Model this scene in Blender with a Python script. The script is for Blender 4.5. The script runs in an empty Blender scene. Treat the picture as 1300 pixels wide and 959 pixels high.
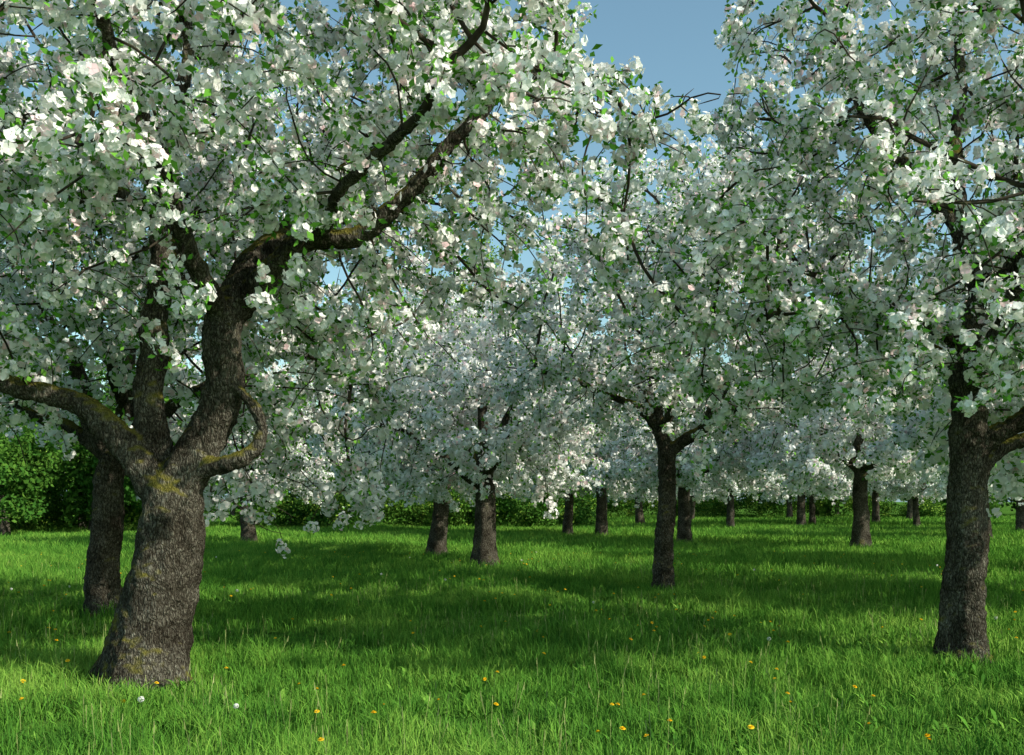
import bpy, math, random, time
import numpy as np
from mathutils import noise as mnoise, Vector
sc=bpy.context.scene
sc.view_settings.view_transform='Standard'
try: sc.view_settings.look='None'
except Exception: pass
sc.view_settings.exposure=0

# ------------------------------------------------------------ helpers
def ground_h(x,y):
    x=np.asarray(x,float); y=np.asarray(y,float)
    f=np.clip(1-np.hypot(x,y)/140.0,0,1)
    return f*(0.06*np.sin(.31*x+1.0)*np.cos(.27*y+.4)+0.035*np.sin(.83*x+.5*y)+0.02*np.cos(1.3*y-.4*x))
_lat=np.random.default_rng(99).random((256,256))
def vnoise(x,y,s):
    """smooth lattice noise 0..1"""
    x=np.asarray(x)*s+1000.3; y=np.asarray(y)*s+1000.7
    xi=np.floor(x).astype(int); yi=np.floor(y).astype(int); fx=x-xi; fy=y-yi
    fx=fx*fx*(3-2*fx); fy=fy*fy*(3-2*fy)
    g=lambda a,b:_lat[a%256,b%256]
    return (g(xi,yi)*(1-fx)+g(xi+1,yi)*fx)*(1-fy)+(g(xi,yi+1)*(1-fx)+g(xi+1,yi+1)*fx)*fy

def new_mat(name):
    m=bpy.data.materials.new(name); m.use_nodes=True
    nt=m.node_tree; nt.nodes.clear()
    out=nt.nodes.new('ShaderNodeOutputMaterial')
    return m,nt,out
def N(nt,t,**kw):
    n=nt.nodes.new(t)
    for k,v in kw.items():
        if k.startswith('_'): setattr(n,k[1:],v)
        else: n.inputs[k].default_value=v
    return n
def ramp(nt,fac,stops):
    r=nt.nodes.new('ShaderNodeValToRGB')
    el=r.color_ramp.elements
    while len(el)<len(stops): el.new(0.5)
    for e,(p,c) in zip(el,stops):
        e.position=p; e.color=(*c,1)
    nt.links.new(fac,r.inputs['Fac'])
    return r.outputs['Color']
def mixc(nt,fac,a,b,mode='MIX'):
    m=nt.nodes.new('ShaderNodeMixRGB'); m.blend_type=mode
    for s,v in ((m.inputs['Fac'],fac),(m.inputs['Color1'],a),(m.inputs['Color2'],b)):
        if isinstance(v,(int,float)): s.default_value=v
        elif isinstance(v,tuple): s.default_value=(*v,1)
        else: nt.links.new(v,s)
    return m.outputs['Color']

def thin_mat(name,stops,transl,nscale=.6,tcol=None,rnd_w=.5,attr=True):
    m,nt,out=new_mat(name); L=nt.links.new
    if attr:
        oi=N(nt,'ShaderNodeAttribute'); oi.attribute_name='rnd'; rs=oi.outputs['Fac']
    else:
        oi=N(nt,'ShaderNodeObjectInfo'); rs=oi.outputs['Random']
    fac=rs
    if nscale:
        geo=N(nt,'ShaderNodeNewGeometry')
        nz=N(nt,'ShaderNodeTexNoise',Scale=nscale,Detail=1.0); L(geo.outputs['Position'],nz.inputs['Vector'])
        a=N(nt,'ShaderNodeMath',_operation='MULTIPLY'); L(rs,a.inputs[0]); a.inputs[1].default_value=rnd_w
        b=N(nt,'ShaderNodeMath',_operation='MULTIPLY_ADD'); L(nz.outputs['Fac'],b.inputs[0]); b.inputs[1].default_value=1-rnd_w; L(a.outputs[0],b.inputs[2])
        fac=b.outputs[0]
    c=ramp(nt,fac,stops)
    d=N(nt,'ShaderNodeBsdfDiffuse'); L(c,d.inputs['Color']); o=d.outputs[0]
    if transl:
        t=N(nt,'ShaderNodeBsdfTranslucent')
        if tcol: L(mixc(nt,1.0,c,tcol,'MULTIPLY'),t.inputs['Color'])
        else: L(c,t.inputs['Color'])
        mx=N(nt,'ShaderNodeMixShader',Fac=transl); L(o,mx.inputs[1]); L(t.outputs[0],mx.inputs[2]); o=mx.outputs[0]
    L(o,out.inputs['Surface'])
    return m

M_petal=thin_mat('petal_white',[(0.0,(.92,.84,.84)),(.35,(.92,.91,.89)),(1.0,(.88,.92,.92))],.25,0)
M_pink=thin_mat('petal_pink',[(0.0,(.88,.60,.64)),(1.0,(.89,.75,.77))],.25,0)
M_leaf=thin_mat('apple_leaf',[(0.,(.05,.18,.02)),(.5,(.12,.32,.04)),(1.0,(.20,.44,.07))],0,0)
M_grass=thin_mat('grass_blade',[(0.1,(.03,.115,.018)),(.5,(.10,.25,.032)),(.9,(.27,.44,.075))],0,.3,rnd_w=.6)
M_straw=thin_mat('grass_seedhead',[(0.0,(.20,.26,.08)),(1.0,(.33,.36,.15))],0,0)
M_stem=thin_mat('stem_green',[(0.0,(.10,.26,.03)),(1.0,(.16,.34,.05))],0,0,attr=False)
M_wleaf=thin_mat('wood_leaf',[(0.1,(.016,.06,.01)),(.45,(.045,.13,.02)),(.8,(.13,.25,.035))],0,.12,rnd_w=.35)
M_yleaf=thin_mat('spring_leaf',[(0.1,(.14,.27,.03)),(.9,(.34,.50,.08))],0,.2)
M_yellow=thin_mat('dandelion_yellow',[(0.0,(.75,.45,.01)),(1.0,(.85,.6,.03))],0,0,attr=False)
M_puff=thin_mat('dandelion_puff',[(0.0,(.6,.6,.57)),(1.0,(.75,.75,.72))],0,0,attr=False)

def bark_mat(name,moss=.5,dark=1.0):
    m,nt,out=new_mat(name); L=nt.links.new
    tc=N(nt,'ShaderNodeTexCoord'); mp=N(nt,'ShaderNodeMapping'); mp.inputs['Scale'].default_value=(1,1,.42)
    L(tc.outputs['Object'],mp.inputs['Vector'])
    n0=N(nt,'ShaderNodeTexNoise',Scale=14.,Detail=4.); L(mp.outputs[0],n0.inputs['Vector'])
    off=N(nt,'ShaderNodeVectorMath',_operation='MULTIPLY_ADD'); L(n0.outputs['Color'],off.inputs[0]); off.inputs[1].default_value=(.11,.11,.11); L(mp.outputs[0],off.inputs[2])
    v=N(nt,'ShaderNodeTexVoronoi',Scale=36.); v.feature='DISTANCE_TO_EDGE'; L(off.outputs[0],v.inputs['Vector'])
    n1=N(nt,'ShaderNodeTexNoise',Scale=55.,Detail=6.,Roughness=.7); L(mp.outputs[0],n1.inputs['Vector'])
    n2=N(nt,'ShaderNodeTexNoise',Scale=3.5,Detail=5.); L(tc.outputs['Object'],n2.inputs['Vector'])
    c=ramp(nt,n1.outputs['Fac'],[(.3,(.05*dark,.044*dark,.037*dark)),(.52,(.13*dark,.12*dark,.10*dark)),(.72,(.36*dark,.35*dark,.30*dark))])
    big=ramp(nt,n2.outputs['Fac'],[(.3,(.42,.39,.35)),(.5,(.95,.93,.88)),(.7,(1.5,1.5,1.45))]); c=mixc(nt,1.0,c,big,'MULTIPLY')
    crack=ramp(nt,v.outputs['Distance'],[(0,(.28,.26,.24)),(.18,(1,1,1))])
    c=mixc(nt,1.0,c,crack,'MULTIPLY')
    geo=N(nt,'ShaderNodeNewGeometry'); sx=N(nt,'ShaderNodeSeparateXYZ'); L(geo.outputs['Normal'],sx.inputs[0])
    ad=N(nt,'ShaderNodeMath',_operation='MULTIPLY_ADD'); L(n2.outputs['Fac'],ad.inputs[0]); ad.inputs[1].default_value=1.6; L(sx.outputs['Z'],ad.inputs[2])
    mr=N(nt,'ShaderNodeMapRange'); L(ad.outputs[0],mr.inputs[0]); mr.inputs[1].default_value=1.1; mr.inputs[2].default_value=1.5; mr.inputs[3].default_value=0; mr.inputs[4].default_value=moss
    mc=mixc(nt,n1.outputs['Fac'],(.10,.12,.02),(.26,.21,.045))
    c=mixc(nt,mr.outputs[0],c,mc)
    p=N(nt,'ShaderNodeBsdfDiffuse',Roughness=.5); L(c,p.inputs['Color'])
    h=N(nt,'ShaderNodeMath',_operation='MULTIPLY_ADD'); L(v.outputs['Distance'],h.inputs[0]); h.inputs[1].default_value=1.4; L(n1.outputs['Fac'],h.inputs[2])
    b=N(nt,'ShaderNodeBump',Strength=1.0,Distance=.04); L(h.outputs[0],b.inputs['Height']); L(b.outputs[0],p.inputs['Normal'])
    L(p.outputs[0],out.inputs['Surface'])
    return m
M_bark=bark_mat('apple_bark',.9,1.0)
m,nt,out=new_mat('apple_twig_bark'); tc=N(nt,'ShaderNodeTexCoord'); n1=N(nt,'ShaderNodeTexNoise',Scale=9.,Detail=2.); nt.links.new(tc.outputs['Object'],n1.inputs['Vector'])
d=N(nt,'ShaderNodeBsdfDiffuse'); nt.links.new(ramp(nt,n1.outputs['Fac'],[(.3,(.03,.024,.018)),(.6,(.065,.055,.042)),(.75,(.10,.10,.05))]),d.inputs['Color']); nt.links.new(d.outputs[0],out.inputs['Surface']); M_twig=m

def mesh_obj(name,verts,faces,mats,midx=None,smooth=False,link=True):
    me=bpy.data.meshes.new(name)
    me.from_pydata([tuple(v) for v in verts] if not isinstance(verts,np.ndarray) else verts.tolist(),[],faces)
    for m in mats: me.materials.append(m)
    if midx is not None: me.polygons.foreach_set('material_index',midx)
    if smooth: me.polygons.foreach_set('use_smooth',[True]*len(me.polygons))
    me.update()
    ob=bpy.data.objects.new(name,me)
    if link: sc.collection.objects.link(ob)
    return ob
def quad_mesh(name,V,F,MI,mats,rnd):
    me=bpy.data.meshes.new(name); nv=len(V); nf=len(F)
    me.vertices.add(nv); me.vertices.foreach_set('co',V.astype(np.float32).ravel())
    me.loops.add(nf*4); me.loops.foreach_set('vertex_index',F.astype(np.int32).ravel())
    me.polygons.add(nf); me.polygons.foreach_set('loop_start',np.arange(nf,dtype=np.int32)*4)
    for m in mats: me.materials.append(m)
    me.polygons.foreach_set('material_index',MI.astype(np.int32))
    me.update(calc_edges=True)
    a=me.attributes.new('rnd','FLOAT','POINT'); a.data.foreach_set('value',rnd.astype(np.float32))
    return me
def rotms(rng,n):
    q=rng.normal(size=(n,4)); q/=np.linalg.norm(q,axis=1)[:,None]; w,x,y,z=q.T
    return np.stack([np.stack([1-2*(y*y+z*z),2*(x*y-z*w),2*(x*z+y*w)],1),np.stack([2*(x*y+z*w),1-2*(x*x+z*z),2*(y*z-x*w)],1),np.stack([2*(x*z-y*w),2*(y*z+x*w),1-2*(x*x+y*y)],1)],1)
def frame(n,rng):
    n=n/np.linalg.norm(n); a=rng.normal(size=3); u=a-n*a.dot(n); u/=np.linalg.norm(u); v=np.cross(n,u)
    return np.stack([u,v,n],1)

# ------------------------------------------------------------ blossom clusters (templates, tiled with numpy)
def cluster_tpl(seed,nf,rad,nl,lod):
    rng=np.random.default_rng(seed); V=[];F=[];MI=[]
    for i in range(nf):
        n=rng.normal(size=3); n/=np.linalg.norm(n)
        c=n*rad*rng.uniform(.55,1.05)
        R=frame(n+rng.normal(size=3)*.22,rng)
        s=rng.uniform(.85,1.15); L=.027*s; cup=rng.uniform(.1,.55)
        pink=1 if rng.random()<.07 else 0
        if lod==0:
            for k in range(5):
                a=2*math.pi*k/5+rng.normal()*.08; ca,sa=math.cos(a),math.sin(a); b=len(V)
                for (r,w,z) in ((.02,0,0),(.66,-.48,.3),(1.0,0,.6),(.66,.48,.3)):
                    r_=r*L; w_=w*L; V.append(c+R@np.array([r_*ca-w_*sa,r_*sa+w_*ca,z*L*cup+rng.normal()*.0012]))
                F.append([b,b+1,b+2,b+3]); MI.append(pink)
        else:
            b=len(V); L*=.95
            for k in range(6):
                a=k*math.pi/3; V.append(c+R@np.array([L*math.cos(a),L*math.sin(a),(L*cup*.7 if k in(1,2,4,5) else 0)]))
            F+=[[b,b+1,b+2,b+3],[b,b+3,b+4,b+5]]; MI+=[pink,pink]
    for i in range(nl):
        n=rng.normal(size=3); n/=np.linalg.norm(n)
        c=n*rad*rng.uniform(.6,1.25); R=frame(rng.normal(size=3),rng); d=R[:,0]
        if d.dot(n)<0: d=-d
        u=R[:,1]; w=R[:,2]; L=rng.uniform(.04,.068)
        b=len(V); V+=[c,c+d*L*.5+u*L*.27+w*L*.1,c+d*L,c+d*L*.5-u*L*.27+w*L*.1]
        F.append([b,b+1,b+2,b+3]); MI.append(2)
    return np.array(V),np.array(F),np.array(MI)
def leaf_tpl(seed,rad,n,ls,mi):
    rng=np.random.default_rng(seed); p=rng.normal(size=(n,3)); p/=np.linalg.norm(p,axis=1)[:,None]; p*=(rad*rng.uniform(.2,1,n)**.5)[:,None]
    V=[];F=[]
    for i in range(n):
        R=frame(rng.normal(size=3),rng); L=ls*rng.uniform(.6,1.2); b=len(V)
        V+=[p[i]-R[:,0]*L*.5,p[i]+R[:,1]*L*.3+R[:,2]*L*.1,p[i]+R[:,0]*L*.5,p[i]-R[:,1]*L*.3+R[:,2]*L*.1]
        F.append([b,b+1,b+2,b+3])
    return np.array(V),np.array(F),np.full(n,mi)
TPL={0:[cluster_tpl(i,13,[.055,.065,.075,.06,.08,.055][i],[7,5,8,4,7,6][i],0) for i in range(6)],
     1:[cluster_tpl(20+i,12,[.06,.07,.08,.065,.085,.06][i],[6,4,7,5,6,4][i],1) for i in range(6)],
     2:[cluster_tpl(40+i,10,[.065,.08,.085,.07][i],[2,4,3,2][i],1) for i in range(4)],
     'wood':[leaf_tpl(50+i,.6,38,.30,0) for i in range(4)],
     'birch':[leaf_tpl(60+i,.55,38,.21,1) for i in range(4)],
     'hedge':[leaf_tpl(70+i,.36,40,.14,0 if i<5 else 1) for i in range(6)]}
def tile_mesh(name,P,kind,s,rng,mats):
    tp=TPL[kind]; n=len(P); var=rng.integers(0,len(tp),n); Vs=[];Fs=[];Ms=[];Rs=[];off=0
    crnd=rng.random(n)
    for k,(v,f,mi) in enumerate(tp):
        idx=np.where(var==k)[0]; m=len(idx)
        if not m: continue
        R=rotms(rng,m)
        W=np.einsum('nij,vj->nvi',R,v)*s[idx][:,None,None]+P[idx][:,None,:]
        Vs.append(W.reshape(-1,3)); nv=len(v)
        Fs.append((f[None]+(np.arange(m)*nv)[:,None,None]+off).reshape(-1,4)); off+=m*nv
        Ms.append(np.tile(mi,m)); Rs.append((crnd[idx][:,None]*.6+.4*np.repeat(rng.random((m,(nv+3)//4)),4,1)[:,:nv]).ravel())
    return quad_mesh(name,np.vstack(Vs),np.vstack(Fs),np.concatenate(Ms),mats,np.concatenate(Rs))

def coll(name,obs):
    c=bpy.data.collections.new(name)
    for o in obs: c.objects.link(o)
    return c
def make_dandelion(seed,puff):
    rng=np.random.default_rng(seed); H=rng.uniform(.12,.2); V=[];F=[];MI=[]
    for k in range(2):
        a=k*1.57; u=np.array([math.cos(a),math.sin(a),0])*.0025; b=len(V)
        V+=[-u,u,u+np.array([0,0,H]),-u+np.array([0,0,H])]; F.append([b,b+1,b+2,b+3]); MI.append(1)
    c=np.array([0,0,H])
    if not puff:
        for ring,(n,r,z) in enumerate(((16,.021,.002),(12,.014,.008),(7,.007,.012))):
            for k in range(n):
                a=2*math.pi*k/n+ring*.2; w=.0045; ca,sa=math.cos(a),math.sin(a); b=len(V)
                V+=[c,c+np.array([r*ca-w*sa,r*sa+w*ca,z]),c+np.array([r*ca+w*sa,r*sa-w*ca,z])]; F.append([b,b+1,b+2]); MI.append(0)
    else:
        for k in range(90):
            n=rng.normal(size=3); n/=np.linalg.norm(n); R=frame(n,rng); p=c+n*.022; b=len(V); s=.006
            V+=[p+R[:,0]*s,p-R[:,0]*.5*s+R[:,1]*s*.87,p-R[:,0]*.5*s-R[:,1]*s*.87]; F.append([b,b+1,b+2]); MI.append(0)
    return mesh_obj('dandelion',np.array(V),F,[M_puff if puff else M_yellow,M_stem],MI,link=False)
C_dand=coll('dandelion_variants',[make_dandelion(i,i>=3) for i in range(5)])
def gn_group(collection):
    ng=bpy.data.node_groups.new('scatter_'+collection.name,'GeometryNodeTree')
    ng.interface.new_socket('Geometry',in_out='INPUT',socket_type='NodeSocketGeometry')
    ng.interface.new_socket('Geometry',in_out='OUTPUT',socket_type='NodeSocketGeometry')
    nn=ng.nodes; L=ng.links.new
    gi=nn.new('NodeGroupInput'); go=nn.new('NodeGroupOutput')
    ci=nn.new('GeometryNodeCollectionInfo'); ci.inputs['Collection'].default_value=collection
    ci.inputs['Separate Children'].default_value=True; ci.inputs['Reset Children'].default_value=True
    ip=nn.new('GeometryNodeInstanceOnPoints'); ip.inputs['Pick Instance'].default_value=True
    def na(name,t):
        n=nn.new('GeometryNodeInputNamedAttribute'); n.data_type=t; n.inputs['Name'].default_value=name
        return [o for o in n.outputs if o.enabled and o.name=='Attribute'][0]
    e=nn.new('FunctionNodeEulerToRotation')
    L(na('rot','FLOAT_VECTOR'),e.inputs[0]); L(e.outputs[0],ip.inputs['Rotation'])
    L(na('scl','FLOAT_VECTOR'),ip.inputs['Scale']); L(na('idx','INT'),ip.inputs['Instance Index'])
    L(gi.outputs[0],ip.inputs['Points']); L(ci.outputs[0],ip.inputs['Instance']); L(ip.outputs[0],go.inputs[0])
    return ng
def scatter_mesh(name,P,rot,scl,idx):
    me=bpy.data.meshes.new(name); n=len(P)
    me.vertices.add(n); me.vertices.foreach_set('co',np.asarray(P,np.float32).ravel())
    a=me.attributes.new('rot','FLOAT_VECTOR','POINT'); a.data.foreach_set('vector',np.asarray(rot,np.float32).ravel())
    if np.ndim(scl)==1: scl=np.repeat(np.asarray(scl)[:,None],3,1)
    a=me.attributes.new('scl','FLOAT_VECTOR','POINT'); a.data.foreach_set('vector',np.asarray(scl,np.float32).ravel())
    a=me.attributes.new('idx','INT','POINT'); a.data.foreach_set('value',np.asarray(idx,np.int32))
    me.update(); return me

# ------------------------------------------------------------ tree generator
def catmull(P,step):
    P=np.asarray(P,float)
    Q=np.vstack([2*P[0]-P[1],P,2*P[-1]-P[-2]]); out=[]
    for i in range(1,len(Q)-2):
        a,b,c,d=Q[i-1],Q[i],Q[i+1],Q[i+2]
        n=max(1,int(round(np.linalg.norm(c[:3]-b[:3])/step)))
        for k in range(n):
            t=k/n; out.append(.5*((2*b)+(-a+c)*t+(2*a-5*b+4*c-d)*t*t+(-a+3*b-3*c+d)*t**3))
    out.append(P[-1]); out=np.array(out); out[:,3]=np.maximum(out[:,3],.004); return out

class Tree: pass
def grow(seed,limbs,attr,step=.17,dk=.3,di=2.2,spur=.85,droop_p=.12,tip=.0055,nogrow=(0,),wig=.06,density=1.0,droop_len=(4,9),clump=-.1,sparse=.22,fthr=-.18):
    rng=np.random.default_rng(seed)
    pos=[];rad=[];par=[];grow_ok=[]
    for li,l in enumerate(limbs):
        S=catmull(l,.11)
        if pos:
            A=np.array(pos); p=int(np.argmin(((A-S[0,:3])**2).sum(1)))
            S=S[1:] if np.linalg.norm(A[p]-S[0,:3])<.25 else S
        else: p=-1
        ph=rng.uniform(0,50)
        for k,s in enumerate(S):
            w=mnoise.noise_vector(Vector((s[0]*2.2+ph,s[1]*2.2,s[2]*2.2)))
            f=min(1,k/4)*wig*(0.4 if li==0 else 1)
            pos.append(np.array([s[0]+w.x*f*2,s[1]+w.y*f*2,s[2]+w.z*f*2])); rad.append(s[3]); par.append(p); p=len(pos)-1
            grow_ok.append(li not in nogrow and (s[3]<.12 or k>6))
    pos=list(pos); n0=len(pos)
    Apt=np.asarray(attr); alive=np.ones(len(Apt),bool)
    nd=np.full(len(Apt),1e9); ni=np.zeros(len(Apt),int)
    def upd(idx):
        if not len(idx): return
        Pn=np.array([pos[i] for i in idx])
        for s in range(0,len(idx),400):
            d=np.sqrt(((Apt[:,None,:]-Pn[None,s:s+400])**2).sum(2)); j=d.argmin(1); dm=d[np.arange(len(Apt)),j]
            b=dm<nd; nd[b]=dm[b]; ni[b]=np.array(idx[s:s+400])[j[b]]
    upd([i for i in range(n0) if grow_ok[i]])
    nch=np.zeros(60000,int); pdir={}
    for it in range(90):
        m=alive&(nd<di)&(nd>dk)
        if not m.any(): break
        D=Apt[m]-np.array([pos[i] for i in ni[m]]); D/=np.linalg.norm(D,axis=1)[:,None]
        acc={}
        for i,d in zip(ni[m],D): acc[i]=acc.get(i,0)+d
        new=[]
        for i,d in acc.items():
            if nch[i]>=3: continue
            d=d/(np.linalg.norm(d)+1e-6)
            d=d+rng.normal(size=3)*.28+pdir.get(i,0)*np.float64(.55)
            d[2]-=.06
            d/=np.linalg.norm(d)
            pos.append(pos[i]+d*step); rad.append(0); par.append(int(i)); nch[i]+=1; pdir[len(pos)-1]=d; new.append(len(pos)-1)
        if not new or len(pos)>9000: break
        upd(new)
        alive&=nd>dk
    n1=len(pos)
    def pipe(n):
        acc=np.zeros(n); r=np.zeros(n)
        for i in range(n-1,-1,-1):
            pr=acc[i]**(1/2.6) if acc[i]>0 else tip
            r[i]=max(rad[i],pr) if i<n0 else pr
            if par[i]>=0: acc[par[i]]+=pr**2.6
        return r
    r=pipe(n1)
    bl=[]
    thin=[i for i in range(n1) if (r[i]<.024 and i>=n0) or (i<n0 and rad[i]<.045 and grow_ok[i])]
    off=Vector((seed*5.1,0,0))
    for i in thin:
        dn=density*(1.3 if mnoise.noise(Vector(pos[i]*1.6)+off)>clump else sparse)
        k=rng.poisson(spur*min(1.3,dn))
        for _ in range(k):
            d=rng.normal(size=3); d[2]=d[2]*.8+.25; d/=np.linalg.norm(d)
            q=i; nseg=rng.integers(1,4)
            for s in range(nseg):
                d=d+rng.normal(size=3)*.25; d/=np.linalg.norm(d)
                pos.append(pos[q]+d*.085); rad.append(0); par.append(q); q=len(pos)-1
                if rng.random()<.62*dn: bl.append(pos[q]+rng.normal(size=3)*.02)
            bl.append(pos[q]+d*.04)
        if rng.random()<.55*dn: bl.append(pos[i]+rng.normal(size=3)*.05)
        if rng.random()<droop_p:
            d=rng.normal(size=3); d[2]=.1; d/=np.linalg.norm(d); q=i
            nseg=rng.integers(*droop_len)
            for s in range(nseg):
                d=d+rng.normal(size=3)*.13; d[2]-=.2; d/=np.linalg.norm(d)
                pos.append(pos[q]+d*.12); rad.append(0); par.append(q); q=len(pos)-1
                if rng.random()<.7*density: bl.append(pos[q]+rng.normal(size=3)*.035)
                if rng.random()<.3*density: bl.append(pos[q]+rng.normal(size=3)*.07)
    n=len(pos); r=pipe(n)
    bl=[b for b in bl if mnoise.noise(Vector(b*4.0)+off)>fthr]
    t=Tree(); t.pos=np.array(pos); t.r=r; t.par=np.array(par); t.bl=np.array(bl); t.n0=n0; t.rng=rng
    return t

def tubes(t,rmin,rmax,rough=0.06,flare=0.0,lod=0):
    pos,r,par=t.pos,t.r,t.par; n=len(pos)
    main=np.full(n,-1); best=np.zeros(n)
    for i in range(n):
        p=par[i]
        if p>=0:
            sc_=r[i]+(1 if (i<t.n0 and i==p+1) else 0)
            if sc_>best[p]: best[p]=sc_; main[p]=i
    V=[];F=[];vc=0
    starts=[i for i in range(n) if par[i]<0 or main[par[i]]!=i]
    for s in starts:
        ch=[s]
        while main[ch[-1]]>=0: ch.append(main[ch[-1]])
        ch=np.array(ch); rr=np.minimum.accumulate(r[ch]) if par[s]>=0 else r[ch].copy(); P=pos[ch]
        if par[s]>=0:
            pr=r[par[s]]; P=np.vstack([pos[par[s]],P]); rr=np.minimum(rr,pr*.95); rr=np.r_[min(rr[0]*1.15,pr*.95),rr]
        ok=(rr>=rmin)&(rr<rmax)
        if not ok.any(): continue
        idx=np.where(ok)[0]; a,b=idx[0],idx[-1]
        if rmin==0 and a>0: a-=1
        if rmin>0 and b<len(P)-1: b+=1
        P=P[a:b+1]; rr=rr[a:b+1]
        if len(P)<2: continue
        if len(P)>3:
            P=P.copy(); P[1:-1]=.5*P[1:-1]+.25*(P[:-2]+P[2:])
        T=np.gradient(P,axis=0); T/=np.linalg.norm(T,axis=1)[:,None]+1e-9
        ax=np.abs(T).max(0).argmin(); ref=np.zeros(3); ref[ax]=1
        U=np.cross(T,ref); U/=np.linalg.norm(U,axis=1)[:,None]+1e-9; W=np.cross(T,U)
        rm=rr.max(); k=20 if rm>.12 else 12 if rm>.05 else (6-lod) if rm>.018 else 3
        rr=rr.copy()
        if rmin==0: rr[-1]*=.4
        th=np.arange(k)*2*math.pi/k
        R=rr[:,None]*np.ones(k)[None]
        if flare and rm>.12:
            z=np.clip(P[:,2],0,9)[:,None]
            R=R*(1+flare*np.exp(-z/.22)*(.45+.55*np.cos(th*4+1)[None])+.05*np.cos(th*3+P[:,2:3]*2.0)+.03*np.sin(th*7+P[:,2:3]))
        ring=P[:,None,:]+R[...,None]*(np.cos(th)[None,:,None]*U[:,None,:]+np.sin(th)[None,:,None]*W[:,None,:])
        ring=ring.reshape(-1,3)
        if rm>.03 and rough:
            for q in range(len(ring)):
                f=mnoise.noise(Vector(ring[q]*7.0)); c=P[q//k]; ring[q]=c+(ring[q]-c)*(1+f*rough*2)
        V.append(ring); m=len(P)
        for i in range(m-1):
            o=vc+i*k
            for j in range(k):
                j2=(j+1)%k; F.append((o+j,o+j2,o+k+j2,o+k+j))
        F.append(tuple(range(vc+(m-1)*k,vc+m*k))); F.append(tuple(range(vc+k-1,vc-1,-1)))
        vc+=m*k
    return (np.vstack(V),F) if V else (np.zeros((0,3)),[])

TEX=bpy.data.textures.new('bark_lumps','CLOUDS'); TEX.noise_scale=.08; TEX.noise_depth=4
def tree_data(t,remesh,lod,bscale,cap):
    d={}
    if remesh:
        V,F=tubes(t,.042,9,.05,flare=.28); d['trunk']=mesh_obj('trunk',V,F,[M_bark],smooth=True,link=False).data
        V,F=tubes(t,0,.042,.05); d['branches']=mesh_obj('branches',V,F,[M_twig],smooth=True,link=False).data
    else:
        V,F=tubes(t,.03,9,.05,flare=.3,lod=1); d['trunk']=mesh_obj('trunk',V,F,[M_bark],smooth=True,link=False).data
        V,F=tubes(t,0,.03,0,lod=1); d['branches']=mesh_obj('branches',V,F,[M_twig],smooth=True,link=False).data
    P=t.bl
    if len(P)>cap: P=P[t.rng.permutation(len(P))[:cap]]
    d['blossom']=tile_mesh('blossom',P,lod,t.rng.uniform(*bscale,len(P)),t.rng,[M_petal,M_pink,M_leaf])
    d['remesh']=remesh
    return d
def place_tree(d,x,y,rz=0,s=1.0):
    e=bpy.data.objects.new('apple_tree',None); sc.collection.objects.link(e)
    e.location=(x,y,float(ground_h(x,y))); e.rotation_euler=(0,0,rz); e.scale=(s,s,s)
    o=bpy.data.objects.new('trunk',d['trunk']); sc.collection.objects.link(o); o.parent=e
    if d['remesh']:
        m=o.modifiers.new('r','REMESH'); m.mode='VOXEL'; m.voxel_size=d['remesh']; m.use_smooth_shade=True
        m=o.modifiers.new('s','SMOOTH'); m.factor=.5; m.iterations=3
        m=o.modifiers.new('d','DISPLACE'); m.texture=TEX; m.strength=.055; m.mid_level=.5
    b=bpy.data.objects.new('branches',d['branches']); sc.collection.objects.link(b); b.parent=e
    o=bpy.data.objects.new('blossom',d['blossom']); sc.collection.objects.link(o); o.parent=e
    return e

def crown(rng,n,c,rad,zlow,inner=.35,thr=-.2,ns=.9,extra=None,seed=0):
    out=[]
    while len(out)<n:
        q=rng.normal(size=3); q/=np.linalg.norm(q); u=rng.random()**(1/2.6)
        if u<inner and rng.random()<.7: continue
        lump=1+.16*mnoise.noise(Vector(q*2.2)+Vector((seed*7.3,0,0)))*2
        p=np.array(c)+q*np.array(rad)*u*lump
        dist=math.hypot((p[0]-c[0])/rad[0],(p[1]-c[1])/rad[1])
        if p[2]<zlow(dist): continue
        if mnoise.noise(Vector(p*ns)+Vector((seed*3.1,5,2)))<thr: continue
        if extra and not extra(p): continue
        out.append(p)
    return np.array(out)

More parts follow.
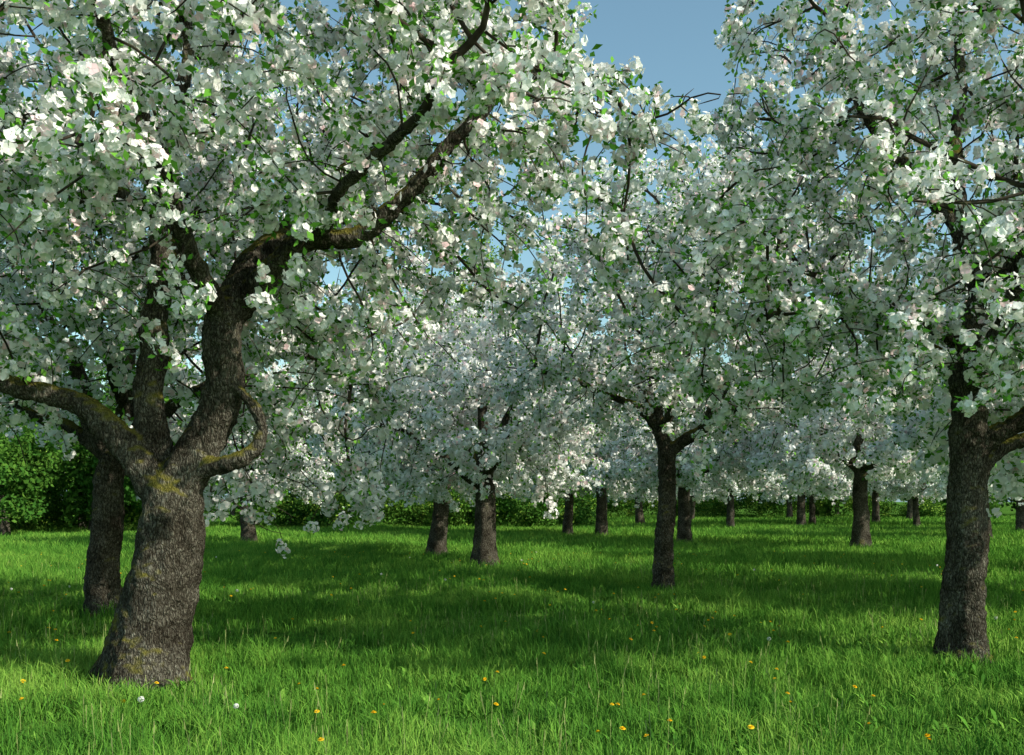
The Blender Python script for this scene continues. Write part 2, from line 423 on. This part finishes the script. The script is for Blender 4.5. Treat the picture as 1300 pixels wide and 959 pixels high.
# ---- big leaning tree, left foreground
limbs1=[
 [(-.06,0,-.25,.43),(0,0,0,.385),(.08,0,.4,.33),(.17,0,.77,.30),(.235,0,1.3,.265),(.28,0,1.6,.24)],
 [(.28,0,1.6,.20),(.52,.0,2.11,.175),(.67,.02,2.65,.165),(.71,.05,3.12,.16),(.87,.1,3.52,.13),(1.14,.2,3.93,.115),(1.41,.35,4.26,.095),(1.8,.5,4.6,.075),(2.0,.7,5.2,.055),(2.3,.9,5.9,.035)],
 [(.71,.05,3.12,.13),(1.08,-.12,3.42,.105),(1.48,-.25,3.69,.09),(1.82,-.3,3.74,.08),(2.29,-.4,4.06,.068),(2.96,-.5,4.73,.052),(3.5,-.4,5.1,.042),(3.95,-.3,4.95,.028)],
 [(.2,0,1.5,.18),(.11,.05,1.84,.145),(.05,.1,2.25,.13),(.07,.1,2.85,.122),(.12,.1,3.52,.10),(.1,.1,4.06,.085),(.24,.0,4.53,.07),(.4,-.1,5.2,.05),(.5,-.1,6.1,.03)],
 [(.1,.1,4.06,.075),(-.2,.0,4.14,.068),(-.6,-.1,4.11,.055),(-1.08,-.2,4.16,.045),(-1.7,-.3,4.4,.03),(-2.5,-.3,4.6,.02)],
 [(.16,0,1.5,.17),(.0,-.05,1.9,.135),(-.22,-.1,2.21,.115),(-.54,-.12,2.41,.095),(-.94,-.1,2.48,.085),(-1.34,-.1,2.58,.075),(-2.1,0,2.95,.055),(-2.9,.2,3.5,.03)],
 [(.38,-.02,1.72,.12),(.58,-.1,1.84,.085),(.81,-.14,1.88,.076),(.99,-.14,1.99,.066),(1.0,-.12,2.18,.056),(.93,-.1,2.36,.047),(.84,-.1,2.47,.042)],
 [(.71,.05,3.0,.11),(.6,-.5,3.5,.08),(.5,-1.2,4.1,.06),(.5,-2.0,4.6,.045),(.4,-2.7,4.9,.03)],
 [(.13,.1,3.3,.1),(.0,.7,3.8,.075),(-.3,1.5,4.3,.055),(-.5,2.4,4.7,.04)],
 [(1.14,.2,3.93,.09),(1.4,.9,4.2,.07),(1.9,1.8,4.5,.05),(2.2,2.6,4.8,.03)],
 [(1.48,-.25,3.69,.07),(1.9,-.9,3.9,.05),(2.5,-1.5,4.3,.04),(3.0,-1.9,4.6,.025)],
 [(-.2,0,4.14,.05),(-.7,-.8,4.5,.04),(-1.3,-1.5,4.9,.03)],
]
rng=np.random.default_rng(11)
def ex1(p):
    if p[1]<-3.2: return False
    if p[0]>1.5 and p[2]<3.6+.15*max(0,-p[1]): return False
    if p[0]>3.8 and p[2]>5.0: return False
    return True
A1=crown(rng,1900,(.35,.0,4.95),(4.5,3.7,2.9),lambda d:2.85-.35*d if d>.35 else 3.2,extra=ex1,seed=1,thr=-.35)
A1=np.vstack([A1,crown(rng,35,(2.0,.3,2.9),(.6,.8,.6),lambda d:2.3,seed=2),crown(rng,150,(-1.9,-.2,2.9),(1.4,1.6,.9),lambda d:2.1,seed=3)])
t1=grow(1,limbs1,A1,droop_p=.16,nogrow=(0,6),density=1.08)
place_tree(tree_data(t1,.02,0,(.95,1.4),14000),-3.15,8.5)

# ---- right foreground tree
limbs3=[
 [(0,0,-.25,.27),(0,0,0,.24),(.0,0,.6,.205),(.04,0,1.45,.19),(.05,0,2.0,.185),(.05,0,2.3,.18)],
 [(.05,0,2.3,.17),(.05,0,2.7,.15),(.1,.02,3.3,.125),(.14,.05,3.86,.105),(-.05,.05,4.65,.085),(.02,.1,5.7,.06),(.06,.1,6.6,.04)],
 [(.07,0,2.1,.12),(.3,-.05,2.28,.10),(.54,-.1,2.46,.095),(.93,-.15,2.75,.085),(1.6,-.2,3.2,.065),(2.4,-.2,3.7,.04)],
 [(.05,0,1.85,.11),(.3,.1,2.02,.085),(.54,.15,2.16,.078),(1.0,.3,2.4,.07),(2.0,.6,2.9,.05),(2.8,.8,3.4,.03)],
 [(.08,0,3.1,.09),(-.33,-.1,3.39,.072),(-.8,-.2,3.52,.06),(-1.44,-.25,3.5,.05),(-2.15,-.3,3.45,.038),(-2.7,-.3,3.3,.025)],
 [(.1,.05,4.2,.08),(-.5,0,4.9,.06),(-.95,0,5.5,.05),(-1.1,0,6.2,.035)],
 [(.05,0,2.7,.11),(.1,-.6,3.2,.08),(-.1,-1.4,3.8,.055),(-.3,-2.2,4.3,.035)],
 [(.05,0,2.8,.11),(-.3,.6,3.4,.08),(-.7,1.4,4.0,.055),(-1.0,2.2,4.5,.035)],
 [(.1,0,3.4,.09),(.5,.5,4.2,.07),(1.0,.9,5.2,.045)],
 [(.1,0,3.5,.08),(.6,-.6,4.3,.06),(1.2,-1.0,5.2,.04)],
]
rng=np.random.default_rng(12)
A3=crown(rng,1850,(.1,-.1,4.9),(3.8,3.4,3.0),lambda d:2.65-.3*d,seed=5,thr=-.35,extra=lambda p: not(p[0]<-2.4 and p[2]>4.8))
A3=np.vstack([A3,crown(rng,90,(-.2,-.9,3.2),(1.4,.8,.8),lambda d:2.6,seed=6)])
t3=grow(3,limbs3,A3,droop_p=.14,density=1.12)
place_tree(tree_data(t3,.02,0,(.95,1.4),14000),4.53,10.0)

# ---- tree behind the left one
limbs2=[
 [(0,0,-.25,.27),(0,0,0,.24),(.03,0,.8,.205),(.12,0,1.7,.19),(.2,0,2.1,.18)],
 [(.2,0,2.1,.15),(.4,0,2.7,.12),(.3,.1,3.4,.1),(.5,.2,4.3,.08),(.6,.2,5.3,.05)],
 [(.2,0,2.1,.14),(-.2,0,2.6,.11),(-.3,-.1,3.3,.09),(-.8,-.2,4.2,.06),(-1.2,-.2,5.0,.04)],
 [(.25,0,2.2,.12),(.9,-.2,2.7,.09),(1.7,-.4,3.1,.07),(2.6,-.5,3.4,.045),(3.3,-.5,3.2,.03)],
 [(.2,0,2.0,.1),(-.6,.2,2.5,.08),(-1.5,.4,2.9,.06),(-2.6,.4,3.3,.035)],
 [(.3,0,2.5,.1),(.5,-.9,3.1,.07),(.7,-1.9,3.6,.05)],
 [(.3,0,2.5,.1),(.4,1.0,3.2,.07),(.4,2.0,3.8,.05)],
]
rng=np.random.default_rng(13)
A2=crown(rng,1050,(.6,.1,4.6),(3.9,3.4,3.2),lambda d:2.6-.9*max(0,d-.4),seed=8,extra=lambda p:not(p[0]<0 and p[2]<2.7))
A2=np.vstack([A2,crown(rng,160,(2.5,0,2.1),(1.5,1.6,1.1),lambda d:1.0,seed=9)])
t2=grow(2,limbs2,A2,droop_p=.16,step=.19,density=1.0)
place_tree(tree_data(t2,.025,1,(1.05,1.65),8500),-5.4,13.1)

# ---- middle tree
limbs4=[
 [(0,0,-.25,.21),(0,0,0,.19),(.0,0,.9,.165),(.04,0,1.8,.155),(.06,0,2.45,.155)],
 [(.06,0,2.45,.13),(-.12,0,3.1,.11),(-.1,.1,4.0,.09),(.1,.1,5.2,.07),(.1,.1,6.6,.04)],
 [(.06,0,2.45,.12),(.4,-.1,2.72,.105),(.7,-.15,2.98,.095),(1.06,-.2,3.7,.08),(1.6,-.2,4.4,.06),(2.1,-.2,5.4,.04)],
 [(-.05,0,2.8,.09),(-.5,-.1,3.25,.07),(-1.3,-.3,3.6,.055),(-2.3,-.4,3.9,.04)],
 [(0,0,2.9,.09),(.1,-.8,3.4,.07),(.1,-1.8,4.0,.045)],
 [(0,0,2.9,.09),(-.2,.8,3.5,.07),(-.3,1.8,4.2,.045)],
 [(.7,-.15,2.98,.07),(1.5,.1,3.3,.055),(2.5,.2,3.6,.035)],
]
rng=np.random.default_rng(14)
A4=crown(rng,1250,(.2,0,5.1),(3.3,3.3,3.2),lambda d:3.05-.8*max(0,d-.3),seed=12,thr=-.3,extra=lambda p:p[2]<7.9)
t4=grow(4,limbs4,A4,droop_p=.12,step=.19,density=1.1)
place_tree(tree_data(t4,.025,1,(1.05,1.65),9500),2.66,17.4)

# ---- generic orchard trees
def generic(seed,low,R,H,n,r0=.22,step=.23,hf=1.9,density=1.1):
    rng=np.random.default_rng(seed); lx,ly=rng.normal(size=2)*.08
    limbs=[[(0,0,-.25,r0*1.3),(0,0,0,r0*1.2),(lx*.6,ly*.6,hf*.5,r0),(lx,ly,hf,r0*.9)],
           [(lx,ly,hf,r0*.75),(lx*2,ly+.1,hf+1,r0*.55),(lx,ly*2,hf+2.2,r0*.4),(lx*3,ly,H-1.2,.035)]]
    m=5; a0=rng.uniform(0,6.28)
    for k in range(m):
        a=a0+k*2*math.pi/m+rng.normal()*.2; c,s=math.cos(a),math.sin(a); up=rng.uniform(.7,1.2); zb=hf-.1+rng.uniform(0,.5)
        limbs.append([(lx,ly,zb,r0*.6),(lx+.5*c,ly+.5*s,zb+.45*up,r0*.45),(1.3*c,1.3*s,zb+1.0*up,r0*.33),(2.1*c,2.1*s,zb+1.6*up,.045),(R*.8*c,R*.8*s,zb+1.8*up,.025)])
    A=crown(rng,n,(0,0,(H+low)/2+.2),(R,R,(H-low)/2+.1),lambda d:hf+.2-(hf+.2-low)*min(1,max(0,(d-.15)/.5)),seed=seed,thr=-.28)
    return grow(seed,limbs,A,droop_p=.16,step=step,density=density,sparse=.35,fthr=-.3)
gA=tree_data(generic(21,.9,3.9,7.0,950,.26,hf=1.9),0,2,(1.3,2.1),7500)
gB=tree_data(generic(22,.95,3.7,6.7,900,.24,hf=1.9),0,2,(1.3,2.1),7500)
gC=tree_data(generic(23,1.4,3.9,6.6,750,.24,hf=2.1,step=.26),0,2,(1.6,2.5),5000)
gD=tree_data(generic(24,1.3,3.8,6.2,700,.2,hf=2.1,step=.26),0,2,(1.6,2.5),5000)
for d,x,y,rz,s in [(gA,-.66,24.0,.3,1),(gB,-2.2,29.0,2,1),(gD,2.5,45,0,1),(gC,3.85,43,1,1),(gC,6.5,37.4,2,1.0),(gC,11.45,32.6,3,1.05),(gD,12.3,56,4,1),(gC,17.4,60,5,1),
      (gD,19.9,66,1,.95),(gC,25.6,70,2,1),(gD,24.4,60,3,.9),(gC,25.6,50,4,1),(gC,12.9,23,5.2,1.1),(gC,9.9,14.6,2.5,1.0),
      (gB,-9.5,36,5,1.0),(gC,-3.5,50,3,1),(gA,8.5,66,1.5,1),(gB,14,78,2.2,1),(gC,32,80,1,1),(gC,33,62,2,1),(gD,20,42,3,1),(gD,-1,68,3,1),(gC,24,86,3,1),(gC,6,82,3,1)]:
    place_tree(d,x,y,rz,s)

# ------------------------------------------------------------ ground
def axis(lo,hi,a,b,step):
    mid=list(np.arange(a,b+.01,step)); l=[];x=a;k=step
    while x>lo: k*=1.35; x-=k; l.append(max(x,lo))
    r=[];x=b;k=step
    while x<hi: k*=1.35; x+=k; r.append(min(x,hi))
    return np.array(l[::-1]+mid+r)
xs=axis(-1500,1500,-45,45,1.0); ys=axis(-800,2500,-20,100,1.0)
X,Y=np.meshgrid(xs,ys); Z=ground_h(X,Y)
V=np.stack([X.ravel(),Y.ravel(),Z.ravel()],1); nx=len(xs); F=[]
for j in range(len(ys)-1):
    for i in range(nx-1): a=j*nx+i; F.append((a,a+1,a+nx+1,a+nx))
m,nt,out=new_mat('meadow_ground'); L=nt.links.new
geo=N(nt,'ShaderNodeNewGeometry'); n1=N(nt,'ShaderNodeTexNoise',Scale=.35,Detail=4.); L(geo.outputs['Position'],n1.inputs['Vector'])
n2=N(nt,'ShaderNodeTexNoise',Scale=9.,Detail=3.); L(geo.outputs['Position'],n2.inputs['Vector'])
c=ramp(nt,n1.outputs['Fac'],[(.3,(.05,.135,.02)),(.5,(.085,.20,.03)),(.7,(.16,.29,.05))])
c2=ramp(nt,n2.outputs['Fac'],[(.3,(.45,.45,.45)),(.7,(1.1,1.1,1.1))]); c=mixc(nt,1.0,c,c2,'MULTIPLY')
p=N(nt,'ShaderNodeBsdfDiffuse'); L(c,p.inputs['Color'])
b=N(nt,'ShaderNodeBump',Strength=.8,Distance=.1); L(n2.outputs['Fac'],b.inputs['Height']); L(b.outputs[0],p.inputs['Normal']); L(p.outputs[0],out.inputs['Surface'])
mesh_obj('ground',V,F,[m],smooth=True)

# ------------------------------------------------------------ grass (one mesh of blades, never repeating)
rng=np.random.default_rng(5)
BV=[];BF=[];BM=[];BR=[];voff=0
def add_blades(y0,y1,dens,marg,w,hs,two=True):
    global voff
    n=int(dens*(y1-y0)*(2*(.56*y1+marg))); x=rng.uniform(-.56*y1-marg,.56*y1+marg,n); y=rng.uniform(y0,y1,n)
    big=vnoise(x,y,.55); sm=vnoise(x,y,2.6); fine=vnoise(x+50,y,7.)
    k=(np.abs(x)<.56*y+marg)&(rng.random(n)<.22+1.2*sm*fine+.35*big); x,y,big,sm,fine=x[k],y[k],big[k],sm[k],fine[k]; n=len(x)
    h=hs*(.02+.07*big+.09*sm*sm+.045*fine)*rng.uniform(.5,1.6,n)*1.2
    a=rng.uniform(0,2*math.pi,n); la=vnoise(x,y,1.6)*6+rng.normal(0,2.2,n); lean=h*rng.uniform(.05,.9,n); ww=w*rng.uniform(.5,1.4,n)
    px,py=np.cos(a)*ww/2,np.sin(a)*ww/2; lx,ly=np.cos(la)*lean,np.sin(la)*lean; z=ground_h(x,y)-.01
    rr=np.clip(rng.random(n)*.55+.45*vnoise(x+9,y,.8)+.45*vnoise(x,y+30,3.2)-.22,0,1)
    V=np.empty((n,6,3)) if two else np.empty((n,4,3))
    V[:,0]=np.stack([x-px,y-py,z],1);V[:,1]=np.stack([x+px,y+py,z],1)
    if two:
        V[:,2]=np.stack([x+px*.8+lx*.35,y+py*.8+ly*.35,z+h*.6],1);V[:,3]=np.stack([x-px*.8+lx*.35,y-py*.8+ly*.35,z+h*.6],1)
        V[:,4]=np.stack([x+lx+px*.1,y+ly,z+h-.3*lean],1);V[:,5]=np.stack([x+lx-px*.1,y+ly,z+h-.3*lean],1)
        f=np.array([[0,1,2,3],[3,2,4,5]]);nv=6
    else:
        V[:,2]=np.stack([x+px*.3+lx,y+py*.3+ly,z+h*.9],1);V[:,3]=np.stack([x-px*.3+lx,y-py*.3+ly,z+h*.9],1)
        f=np.array([[0,1,2,3]]);nv=4
    BV.append(V.reshape(-1,3)); BF.append((f[None]+(np.arange(n)*nv)[:,None,None]+voff).reshape(-1,4)); voff+=n*nv
    BM.append(np.zeros(n*len(f),int)); BR.append(np.repeat(rr,nv))
def add_broad(n,y1):
    """low rosettes of broad weeds (dandelion / dock leaves) between the grass"""
    global voff
    y=3.5+(y1-3.5)*rng.random(n)**.8; x=rng.uniform(-.6,.6,n)*(y+2); k=vnoise(x,y,.7)>.45; x=x[k];y=y[k]
    m=7; x=np.repeat(x,m);y=np.repeat(y,m); n=len(x); a=rng.uniform(0,6.28,n); L_=rng.uniform(.05,.12,n); w=L_*.14; up=rng.uniform(.3,1.1,n)
    ca,sa=np.cos(a),np.sin(a); z=ground_h(x,y); V=np.empty((n,4,3))
    V[:,0]=np.stack([x,y,z],1); V[:,2]=np.stack([x+ca*L_,y+sa*L_,z+L_*up],1)
    V[:,1]=np.stack([x+ca*L_*.6-sa*w,y+sa*L_*.6+ca*w,z+L_*up*.8],1); V[:,3]=np.stack([x+ca*L_*.6+sa*w,y+sa*L_*.6-ca*w,z+L_*up*.8],1)
    BV.append(V.reshape(-1,3)); BF.append((np.array([[0,1,2,3]])[None]+(np.arange(n)*4)[:,None,None]+voff).reshape(-1,4)); voff+=n*4
    BM.append(np.zeros(n,int)); BR.append(np.repeat(rng.uniform(.1,.9,n),4))
def add_stalks(n,y1):
    global voff
    y=3.5+(y1-3.5)*rng.random(n)**.8; x=rng.uniform(-.6,.6,n)*(y+2); k=vnoise(x,y,.5)+.3*vnoise(x,y,2)>.62; x=x[k];y=y[k]; n=len(x)
    H=rng.uniform(.17,.34,n); a=rng.uniform(0,3.14,n); ux,uy=np.cos(a)*.0013,np.sin(a)*.0013; dx,dy=rng.normal(0,.04,n),rng.normal(0,.04,n); z=ground_h(x,y)
    V=np.empty((n,8,3))
    for j,(f,s,hh) in enumerate(((0,-1,0),(0,1,0),(1,1,1),(1,-1,1),(.97,-2.6,.86),(.97,2.6,.86),(1.05,1,1.08),(1.05,-1,1.08))):
        V[:,j]=np.stack([x+dx*f+ux*s,y+dy*f+uy*s,z+H*hh],1)
    f=np.array([[0,1,2,3],[4,5,6,7]])
    BV.append(V.reshape(-1,3)); BF.append((f[None]+(np.arange(n)*8)[:,None,None]+voff).reshape(-1,4)); voff+=n*8
    BM.append(np.ones(n*2,int)); BR.append(np.repeat(rng.random(n),8))
add_blades(3.5,10,2600,1.5,.007,1.0); add_blades(10,19,1200,2.0,.010,1.0); add_blades(19,33,480,2.5,.017,1.05,False)
add_blades(33,60,170,3.0,.03,1.15,False); add_blades(60,105,45,4.0,.055,1.3,False)
add_stalks(3600,22); add_broad(2600,16)
me=quad_mesh('grass',np.vstack(BV),np.vstack(BF),np.concatenate(BM),[M_grass,M_straw],np.concatenate(BR))
go=bpy.data.objects.new('grass',me); sc.collection.objects.link(go)
n=420; y=6+rng.random(n)*22; x=rng.uniform(-.6,.6,n)*y
k=vnoise(x,y,.45)>.4; x=x[k];y=y[k]; n=len(x)
idx=np.where(rng.random(n)<.93,rng.integers(0,3,n),rng.integers(3,5,n))
me=scatter_mesh('dandelion_flowers',np.stack([x,y,ground_h(x,y)+.03],1),np.stack([rng.normal(0,.3,n),rng.normal(0,.3,n),rng.uniform(0,6,n)],1),rng.uniform(.8,1.0,n),idx)
ob=bpy.data.objects.new('dandelion_flowers',me); sc.collection.objects.link(ob); md=ob.modifiers.new('scatter','NODES'); md.node_group=gn_group(C_dand)

# ------------------------------------------------------------ background woodland + hedge
def leafy(rng,x,y,H,R,n,low=.12):
    q=rng.normal(size=(n,3)); q/=np.linalg.norm(q,axis=1)[:,None]; u=rng.random(n)**.4
    lump=np.array([1+.55*mnoise.noise(Vector(v*1.9)+Vector((x,y,0))) for v in q])
    zc=H*(.5+low/2); rz=H*(.5-low/2)
    P=np.array([x,y,zc])+q*(u*lump)[:,None]*np.array([R,R,rz]); return P[P[:,2]>.3]
def trunk_rings(VV,FF,x,y,H,r,k=8):
    b=len(VV); Z=[(-.1,r),(H*.4,r*.7),(H*.7,r*.35),(H*.92,r*.1)]
    for (z,q) in Z:
        for j in range(k): a=j*2*math.pi/k; VV.append((x+q*math.cos(a)+.25*math.sin(z*.5+x),y+q*math.sin(a),z))
    for i in range(3):
        for j in range(k): FF.append((b+i*k+j,b+i*k+(j+1)%k,b+(i+1)*k+(j+1)%k,b+(i+1)*k+j))
rng=np.random.default_rng(77)
P=[];TR=[]
for i in range(30):
    x=-66+i*4.9+rng.normal()*1.5; y=99+rng.uniform(-6,12); H=rng.uniform(11,17)
    if x>42: H*=.4
    P.append(leafy(rng,x,y,H,rng.uniform(3.2,5),240,.02)); TR.append((x,y,H))
for (x,y,H) in ((-27,50,8),(-23.5,54,9.5),(-31,55,9),(-19,57,8.5),(-35,60,10),(-25,62,10),(-14,64,9),(-30,46,6.5),(-20,48,5.5),(-9,60,8),(-5,66,9),(-16.5,46,6.5),(-22.5,44,6),(-26,45,7)):
    P.append(leafy(rng,x,y,H,H*.36,250)); TR.append((x,y,H))
P=np.vstack(P); n=len(P)
LM=[M_wleaf,M_yleaf]
e=bpy.data.objects.new('background_trees',None); sc.collection.objects.link(e)
me=tile_mesh('foliage',P,'wood',rng.uniform(.9,1.6,n)*(1-.4*(P[:,1]<75)),rng,LM); o=bpy.data.objects.new('foliage',me); sc.collection.objects.link(o); o.parent=e
VV=[];FF=[]
for (x,y,H) in TR: trunk_rings(VV,FF,x,y,H,.25)
o=mesh_obj('trunks',VV,FF,[M_bark],smooth=True); o.parent=e
for (x,y,H,R) in ((-3.6,84,24,3.8),(-9.5,88,20,4.0),(-.5,90,18,3.2)):
    e=bpy.data.objects.new('birch_tree',None); sc.collection.objects.link(e); e.location=(x,y,0)
    P=leafy(rng,0,0,H,R,750,.2); n=len(P)
    o=bpy.data.objects.new('foliage',tile_mesh('foliage',P,'birch',rng.uniform(.8,1.5,n),rng,LM)); sc.collection.objects.link(o); o.parent=e
    VV=[];FF=[]; trunk_rings(VV,FF,0,0,H,.33,10)
    o=mesh_obj('trunk',VV,FF,[M_bark],smooth=True); o.parent=e
P=[]
for i in range(52):
    x=-46+i*.98+rng.normal()*.5; y=60+.12*x+rng.normal()*1.8; H=rng.uniform(1.2,3.8)
    if x<-16: y-=6; H*=1.3
    P.append(leafy(rng,x,y,H,rng.uniform(.8,1.7),75,0))
for i in range(26):
    x=1+i*1.6+rng.normal()*.8; y=91+rng.normal()*2; H=rng.uniform(1.8,5.0)*(1 if x<34 else .5)
    P.append(leafy(rng,x,y,H,rng.uniform(1.2,2.4),75,0))
P=np.vstack(P); n=len(P)
ob=bpy.data.objects.new('hedge',tile_mesh('hedge',P,'hedge',rng.uniform(.9,1.8,n),rng,LM)); sc.collection.objects.link(ob)

# distant hills
VV=[];FF=[];K=120
for i in range(K+1):
    x=-1400+2800*i/K; h=30+26*mnoise.noise(Vector((x*.0022,1.3,0)))+8*mnoise.noise(Vector((x*.009,4.3,0)))
    VV+=[(x,1000,-2),(x,1120,h*.6),(x,1300,h)]
for i in range(K):
    for j in range(2): a=i*3+j; FF.append((a,a+3,a+4,a+1))
m,nt,out=new_mat('hill_woodland_haze_tint'); L=nt.links.new
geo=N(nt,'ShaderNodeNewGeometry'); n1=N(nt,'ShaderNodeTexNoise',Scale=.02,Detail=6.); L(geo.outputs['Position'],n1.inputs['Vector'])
c=ramp(nt,n1.outputs['Fac'],[(.35,(.18,.26,.30)),(.65,(.27,.36,.38))]); p=N(nt,'ShaderNodeBsdfDiffuse'); L(c,p.inputs[0]); L(p.outputs[0],out.inputs[0])  # pale blue-grey: distance haze painted into the hill colour
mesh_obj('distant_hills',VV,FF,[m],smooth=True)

# ------------------------------------------------------------ light
EL=math.radians(34); sd=Vector((.88,-.475,0)).normalized()
sdir=Vector((sd.x*math.cos(EL),sd.y*math.cos(EL),math.sin(EL)))
ld=bpy.data.lights.new('sun','SUN'); ld.energy=5.0; ld.angle=math.radians(.5); ld.color=(1,.94,.80)
lo=bpy.data.objects.new('sun',ld); sc.collection.objects.link(lo); lo.rotation_euler=(-sdir).to_track_quat('-Z','Y').to_euler()
w=bpy.data.worlds.new('World'); sc.world=w; w.use_nodes=True; nt=w.node_tree
sky=nt.nodes.new('ShaderNodeTexSky'); sky.sky_type='NISHITA'; sky.sun_disc=False; sky.sun_elevation=EL; sky.sun_rotation=math.atan2(sd.x,sd.y)
sky.dust_density=1.2; sky.ozone_density=1.0; sky.air_density=1.0
nt.nodes['Background'].inputs['Strength'].default_value=.15
nt.links.new(mixc(nt,1.0,sky.outputs[0],(1.12,1.33,1.15),'MULTIPLY'),nt.nodes['Background'].inputs['Color'])

cd=bpy.data.cameras.new('camera'); co=bpy.data.objects.new('camera',cd); sc.collection.objects.link(co)
co.location=(0,0,1.6); co.rotation_euler=(math.radians(90),0,0); cd.lens=35; cd.sensor_width=36; cd.shift_y=.12; cd.clip_end=6000; cd.clip_start=.05
sc.camera=co
